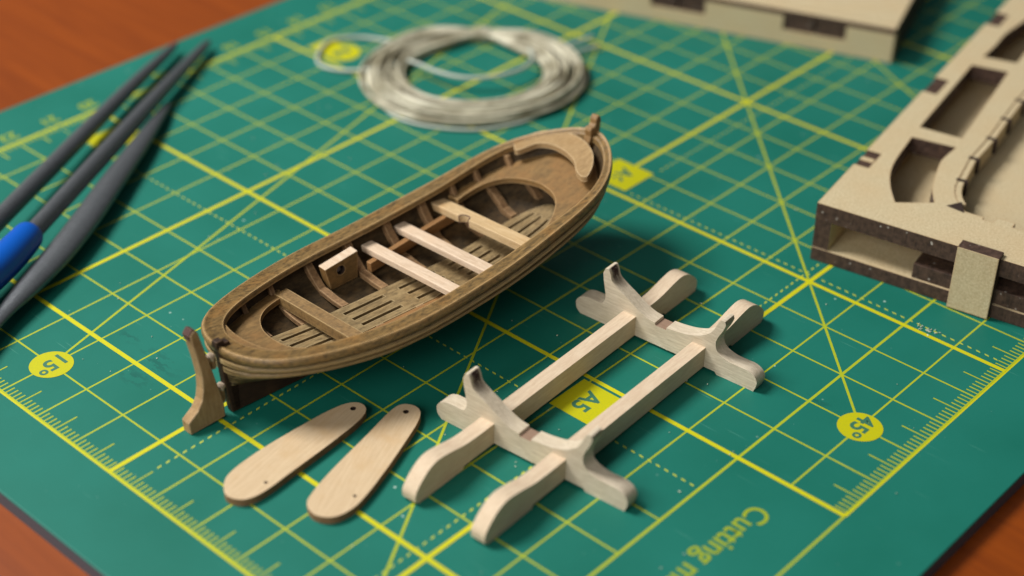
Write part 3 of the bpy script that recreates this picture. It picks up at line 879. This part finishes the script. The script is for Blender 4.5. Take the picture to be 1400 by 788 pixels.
# ---------------------------------------------------------------- fibreboard tray (right)
TO = Vector((-.43, .66, 0)); ta = math.radians(9.9)
tray = tag(empty('fibreboard_tray', TO, ta), 'laser-cut fibreboard tray of stacked layers with curved cut-outs, at the right edge of the mat', 'wooden tray')
cta, sta = math.cos(-ta), math.sin(-ta)
def W(p): x, y = p[0] - TO.x, p[1] - TO.y; return (x * cta - y * sta, x * sta + y * cta)
TH = 1.235
X1, Y1 = 12.0, 15.0
bm = bmesh.new(); prism(bm, [(0, 0), (X1, 0), (X1, Y1), (0, Y1)], 0.003, .28, side_mat=1)
obj('base_board', bm, [M['mdf'], M['burnt']], tray, bevel=.012)
# top board with notches in its left edge and the cut-outs
out = [(0, 0)]
front = [(X1, 0), (X1, Y1), (0, Y1)]
slotsY = [(1.72, 2.36), (5.35, 6.08), (9.25, 9.95)]
left = []
for a, b in reversed(slotsY): left += [(0, b), (.3, b), (.3, a), (0, a)]
cut1 = catmull([W(p) for p in [(-.47, 4.05), (-.36, 3.6), (-.26, 3.19), (-.14, 2.8), (.03, 2.43), (.28, 2.05), (.61, 1.66)]], 4)[:-1] + \
       catmull([W(p) for p in [(.61, 1.66), (.88, 1.9), (1.1, 2.11)]], 1)[:-1] + \
       catmull([W(p) for p in [(1.14, 2.15), (.86, 2.55), (.65, 3.02), (.47, 3.5), (.41, 3.8), (.38, 4.27)]], 4)
cut2 = [W(p) for p in [(-.57, 4.52), (-1.2, 7.71), (-.47, 7.93), (.28, 4.68)]]
cut3 = catmull([W(p) for p in [(-1.22, 8.23), (-1.3, 8.9), (-1.43, 9.6), (-1.45, 10.4), (-1.5, 11.2)]], 3) + [W(p) for p in [(-1.1, 11.4), (-.55, 8.45)]]
# cavity: bounded by the band's inner edge and a stepped front edge
band_in = [(1.72, 2.26), (1.36, 2.56), (1.12, 2.95), (.97, 3.45), (.84, 3.9), (.79, 4.07), (.72, 4.55), (.65, 5.01), (.55, 5.5), (.46, 5.93), (.37, 6.4), (.29, 6.81), (.21, 7.34), (.0, 8.6), (-.3, 10.4), (-.6, 12.2)]
cav = [W(p) for p in catmull(band_in, 2)] + [(X1 - .8, Y1 - 2.6), (X1 - .8, 1.15), (3.3, 1.15), (3.3, 1.32), (2.95, 1.32), (2.95, 1.12), (2.75, 1.12), (2.75, 1.2)]
bm = bmesh.new(); prism(bm, out + front + left, TH - .345, TH, (cut1, cut2, cut3, cav), side_mat=1)
obj('top_board', bm, [M['mdf'], M['burnt']], tray, bevel=.012)
# tabs showing in the left-edge notches
for k, (a, b) in enumerate(slotsY):
    bm = bmesh.new(); box(bm, .012, .29, a + .012, b - .012, .29, TH - .015, 0)
    o = obj('joint_tab', bm, M['burnt'], tray, bevel=.02)
    if k == 0:
        bm = bmesh.new(); box(bm, .015, .285, a + .24, b - .25, TH - .02, TH - .004); obj('bare_patch', bm, M['mdf'], o, bevel=.02)
# spacer blocks and walls between the boards
bm = bmesh.new(); box(bm, .0, .32, .01, Y1, .285, TH - .35, 1)
for f in bm.faces:
    f.material_index = 1
    if f.calc_center_median().x > .31: f.material_index = 0
obj('side_wall', bm, [M['mdf'], M['burnt']], tray, bevel=.01)
bm = bmesh.new(); box(bm, 1.95, X1, -.12 + .16, .6, .285, .58, 1)
for f in bm.faces:
    if abs(f.normal.z) > .5 or f.calc_center_median().z in (.285, .58): f.material_index = 0
obj('middle_board', bm, [M['mdf'], M['burnt']], tray, bevel=.01)
# kerf-bent band, in segments with dark bars painting the shade of the saw cuts
bpts = catmull([W(p) for p in [(x - .02, y) for x, y in band_in]], 8)
def offset_path(pts, d):
    o_ = []
    for i, p in enumerate(pts):
        a = pts[max(i - 1, 0)]; b = pts[min(i + 1, len(pts) - 1)]
        dx, dy = b[0] - a[0], b[1] - a[1]; l = math.hypot(dx, dy) or 1
        o_.append((p[0] + dy / l * d, p[1] - dx / l * d))
    return o_
inn = offset_path(bpts, .03); outn = offset_path(bpts, .15)
cum = [0]
for a, b in zip(bpts, bpts[1:]): cum.append(cum[-1] + math.hypot(a[0] - b[0], a[1] - b[1]))
seg_len = .95
bm = bmesh.new()
def at_len(path, L_):
    for i in range(len(cum) - 1):
        if cum[i + 1] >= L_:
            t = (L_ - cum[i]) / max(cum[i + 1] - cum[i], 1e-6)
            return (path[i][0] + (path[i + 1][0] - path[i][0]) * t, path[i][1] + (path[i + 1][1] - path[i][1]) * t)
    return path[-1]
L_ = .25
kerfs = []
while L_ < cum[-1] - 1:
    e = L_ + seg_len
    n = 6
    a = [at_len(inn, L_ + (e - L_) * k / n) for k in range(n + 1)]; b = [at_len(outn, L_ + (e - L_) * k / n) for k in range(n + 1)]
    prism(bm, a + list(reversed(b)), TH - .44, TH - .012)
    kerfs.append((at_len(inn, e), at_len(outn, e)))
    L_ += seg_len
obj('bent_band', bm, M['mdf'], tray, bevel=.01)
for p, q in kerfs:
    bm = bmesh.new()
    d = Vector((q[0] - p[0], q[1] - p[1])).normalized(); s = Vector((-d.y, d.x)) * .042
    p_ = Vector(p) - d * .045; q_ = Vector(q) + d * .06
    prism(bm, [tuple(p_ - s), tuple(q_ - s), tuple(q_ + s), tuple(p_ + s)], TH - .3, TH + .003)
    obj('saw_cut_shade', bm, M['hole'], tray)

bm = bmesh.new(); prism(bm, cav, .285, TH - .43); obj('cavity_board', bm, M['mdf'], tray)
bm = bmesh.new(); box(bm, .34, 1.9, 1.35, 14, .285, .56); obj('added_floor', bm, M['mdf'], tray)  # raised floor added to brighten what shows through the cut-outs
# dark sheet painting the shade of a triangular gap where the band starts
bm = bmesh.new(); flat(bm, [W(p) for p in [(1.36, 2.2), (1.5, 2.52), (1.74, 2.2)]], TH + .003)
obj('gap_shade', bm, M['hole'], tray)
# front clip
bm = bmesh.new()
c0 = W((2.24, 1.16)); c1 = W((2.98, 1.33))
box(bm, c0[0], c1[0] + .0, -.13, .145, .02, TH + .075, 1)
for f in bm.faces:
    if f.calc_center_median().y < -.12: f.material_index = 0
cl = obj('front_clip', bm, [M['mdf'], M['burnt']], tray, bevel=.015)
cl['label'] = 'upright pale clip plate across the front of the layers'

# ---------------------------------------------------------------- fibreboard box (back)
fa = math.atan2(8.82 - 6.61, -3.71 + 9.99)
box2 = tag(empty('fibreboard_box', (-3.69, 8.83, 0), fa), 'long low fibreboard box with finger joints, out of focus at the back of the mat', 'wooden box')
BH = .86
bm = bmesh.new()
# front plate with slots along its top edge (x, z outline)
S = [(-1.75, -.86), (-4.6, -3.35), (-7.4, -6.2), (-10.2, -9.0)]
S = [(-2.6, -1.12), (-5.85, -4.5), (-9.2, -7.85)]
o_ = [(0, 0.003), (0, BH - .14)]
for b_, a_ in S: o_ += [(a_, BH - .14), (a_, BH - .5), (b_, BH - .5), (b_, BH - .14)]
o_ += [(-13, BH - .14), (-13, .003)]
plate(bm, o_, 0, .3)
obj('front_plate', bm, M['mdf'], box2, bevel=.012)
bm = bmesh.new(); box(bm, -13, -.0, .31, 9, BH - .28, BH - .0, 1)
for f in bm.faces:
    if f.calc_center_median().z > BH - .01: f.material_index = 0
bm2 = bm
box(bm2, -13, 0, 0.006, .31, BH - .13, BH, 1)
for f in bm.faces:
    if f.calc_center_median().z > BH - .005: f.material_index = 0
obj('lid', bm, [M['mdf'], M['burnt']], box2, bevel=.01)
for b_, a_ in S:
    bm = bmesh.new(); box(bm, b_ + .02, (a_ + b_) / 2 - .03, .03, .3, BH - .49, BH - .135); box(bm, (a_ + b_) / 2 + .03, a_ - .02, .03, .3, BH - .49, BH - .135)
    obj('finger_joint', bm, M['burnt'], box2)
bm = bmesh.new(); box(bm, -.3, -.005, .31, 9, .003, BH - .29); obj('end_plate', bm, M['burnt'], box2)

# ---------------------------------------------------------------- coil of cord
coil = tag(empty('cord_coil', (-10.12, 1.68, 0)), 'loose coil of pale grey cord lying on the mat behind the boat', 'coil of cord')
C0 = Vector((0, 0))
def ring(rx, cx, cy, z0, wob, ph, rad, bmx, start=0, sweep=1.0, n=90, squeeze=True):
    pts = []
    for k in range(int(n * sweep) + 1):
        a = start + 2 * math.pi * k / n
        r = rx * (1 + wob * math.sin(3 * a + ph) * .5 + wob * .6 * math.sin(2 * a + ph * 1.7))
        # strands pinch together where the tie is and spread opposite
        x, y = cx + r * math.cos(a), cy + r * math.sin(a)
        z = z0 + .04 * math.sin(2 * a + ph)
        pts.append([x, y, z])
    return pts
TIE = math.radians(128)
def strand(i):
    ph = random.uniform(0, 6.28)
    r_off = random.uniform(-.43, .43); zb = random.uniform(0.0, .34) * (1 - min(1, abs(r_off) / .75)) 
    pts = []
    n = 96
    cxo, cyo = random.uniform(-.07, .07), random.uniform(-.07, .07)
    for k in range(n + 1):
        a = 2 * math.pi * k / n
        pinch = 1 - .82 * math.exp(-((((a - TIE + math.pi) % (2 * math.pi)) - math.pi) / .38) ** 2)
        r = 1.99 + (r_off + .08 * math.sin(a + ph) + .05 * math.sin(2 * a + ph * 2)) * pinch
        r *= 1 + .025 * math.cos(2 * (a - .9))
        zc = .06 + (zb + .03 * math.sin(a + ph)) * (.4 + .6 * pinch) + .1 * (1 - pinch)
        pts.append((cxo * pinch + r * math.cos(a), cyo * pinch + r * math.sin(a), max(zc, .055)))
    return pts
for i in range(46):
    bm = bmesh.new(); tube(bm, strand(i), .03, 7, cap=False)
    o = obj('strand', bm, M['cord'], coil, smooth=180)
def loose(pts, name='loose_strand', r=.045):
    q = catmull([(x + 10.12, y - 1.68, z) for x, y, z in pts], 8)
    bm = bmesh.new(); tube(bm, q, r, 8); return obj(name, bm, M['cord_loose'], coil, smooth=180)
loose([(-11.6, .75, .2), (-11.95, .3, .12), (-12.4, -.1, .06), (-12.9, -.3, .05), (-13.3, -.15, .05), (-13.68, .34, .05), (-13.8, .85, .05), (-13.4, 1.35, .05), (-12.8, 1.6, .08), (-12.1, 1.75, .2)])
loose([(-11.4, .9, .3), (-11.05, .93, .3), (-10.5, .95, .3), (-9.9, 1.15, .3), (-9.45, 1.6, .32), (-9.25, 2.25, .32), (-9.4, 2.85, .3), (-9.8, 3.2, .3)])
loose([(-9.9, 3.3, .1), (-9.6, 3.9, .12), (-9.45, 4.4, .15), (-9.38, 4.95, .16)])
loose([(-9.5, 3.1, .1), (-9.3, 3.7, .12), (-9.15, 4.2, .12), (-9.02, 4.75, .1)])
loose([(-10.9, -.6, .05), (-10.0, -.85, .05), (-9.2, -.65, .05), (-8.4, -.1, .05), (-7.95, .7, .05), (-7.85, 1.4, .06), (-8.0, 2.0, .1)], r=.035)
# tie
bm = bmesh.new()
tc_ = Vector((1.99 * math.cos(TIE), 1.99 * math.sin(TIE), .16)); rd = Vector((math.cos(TIE), math.sin(TIE), 0)); tg = Vector((-math.sin(TIE), math.cos(TIE), 0))
for j in range(5):
    c_ = tc_ + tg * (j - 2) * .07
    tube(bm, [c_ + rd * .17 * math.cos(a) + Vector((0, 0, .14)) * math.sin(a) for a in [2 * math.pi * k / 16 for k in range(17)]], .04, 6, cap=False)
obj('tie', bm, M['cord'], coil, smooth=180)

# ---------------------------------------------------------------- three needle files (left)
def file_tool(label, pts, rads, flat_=1.0, handle=None):
    c = Vector(pts[0]); e = tag(empty('hand_file', (pts[-1][0], pts[-1][1], 0)), label, 'hand file', 'grey steel hand files at the left edge of the mat')
    off = Vector((pts[-1][0], pts[-1][1], 0))
    q = catmull([(*[a - b for a, b in zip(p, off)], r) for p, r in zip(pts, rads)], 8)
    bm = bmesh.new()
    tube(bm, [p[:3] for p in q], [(p[3], p[3] * flat_) for p in q], 24)
    obj('shaft', bm, M['steel'], e, smooth=50)
    if handle:
        hp, hr = handle
        q = catmull([(*[a - b for a, b in zip(p, off)], r) for p, r in zip(hp, hr)], 6)
        bm = bmesh.new(); tube(bm, [p[:3] for p in q], [p[3] for p in q], 28)
        obj('handle', bm, M['blue'], e, smooth=60)
    return e
file_tool('round grey steel file farthest left, reaching towards the desk edge',
          [(-9.3, -13.95, .66), (-11.93, -9.35, .5), (-13.0, -7.42, .44), (-14.06, -5.55, .37), (-14.97, -3.9, .31), (-15.72, -2.5, .24), (-15.95, -2.1, .22)],
          [.18, .18, .178, .165, .14, .1, .06])
file_tool('round grey steel file with a bright blue handle',
          [(-9.4, -12.1, .6), (-11.05, -9.25, .5), (-12.2, -7.25, .44), (-13.3, -5.35, .37), (-14.4, -3.45, .3), (-15.3, -1.9, .22), (-15.55, -1.46, .2)],
          [.17, .17, .178, .175, .15, .11, .06],
          handle=([(-7.9, -15.4, .64), (-9.9, -11.5, .58), (-10.5, -10.25, .55), (-10.85, -9.6, .53), (-11.03, -9.3, .52), (-11.06, -9.25, .52)], [.33, .33, .32, .3, .27, .18]))
file_tool('broad flat grey steel file lying closest to the boat',
          [(-8.0, -13.5, .3), (-9.04, -11.71, .3), (-9.48, -10.95, .28), (-9.72, -10.5, .28), (-9.98, -9.98, .28), (-10.41, -9.13, .28), (-11.03, -8.1, .28), (-11.83, -6.9, .27), (-12.7, -5.6, .24), (-13.37, -4.65, .2), (-13.87, -3.96, .15)],
          [.13, .13, .15, .2, .25, .28, .285, .26, .21, .15, .08], flat_=.6)

# ---------------------------------------------------------------- camera, light, world
cam = bpy.data.cameras.new('camera'); co = bpy.data.objects.new('camera', cam); COL.objects.link(co)
Rr = Vector((0.73893744, 0.67368581, 0.01090391)); Rd = Vector((0.38528022, -0.40921046, -0.82710697)); Rf = Vector((-0.55274824, 0.61538137, -0.56193875))
m = Matrix((Rr, -Rd, -Rf)).transposed().to_4x4(); m.translation = Vector((12.7817296, -22.43149362, 16.91327102))
co.matrix_world = m
cam.sensor_width = 36; cam.lens = 2251.206 * 36 / 1400
cam.clip_start = .5; cam.clip_end = 1000
cam.dof.use_dof = True; cam.dof.focus_distance = 28.0; cam.dof.aperture_fstop = .1; cam.dof.aperture_blades = 0
SC.camera = co

def area(name, loc, target, size, power, col):
    l = bpy.data.lights.new(name, 'AREA'); l.shape = 'RECTANGLE'; l.size = size[0]; l.size_y = size[1]; l.energy = power; l.color = col
    o = bpy.data.objects.new(name, l); COL.objects.link(o); o.location = loc
    o.rotation_euler = (Vector(target) - Vector(loc)).to_track_quat('-Z', 'Y').to_euler()
    return o
area('window_light', (-50, -25, 65), (-3, -4, 0), (28, 28), 89000, (1, .99, .975))
area('front_fill', (2, -66, 34), (0, 0, 0), (44, 36), 26000, (1, .975, .94))  # added fill from an unseen source, brightens the front faces

w = bpy.data.worlds.new('World'); SC.world = w; w.use_nodes = True
w.node_tree.nodes['Background'].inputs[0].default_value = (.9, .95, 1, 1)
w.node_tree.nodes['Background'].inputs[1].default_value = .1
SC.view_settings.view_transform = 'Standard'; SC.view_settings.look = 'None'; SC.view_settings.exposure = 0; SC.view_settings.gamma = 1
SC.cycles.max_bounces = 8
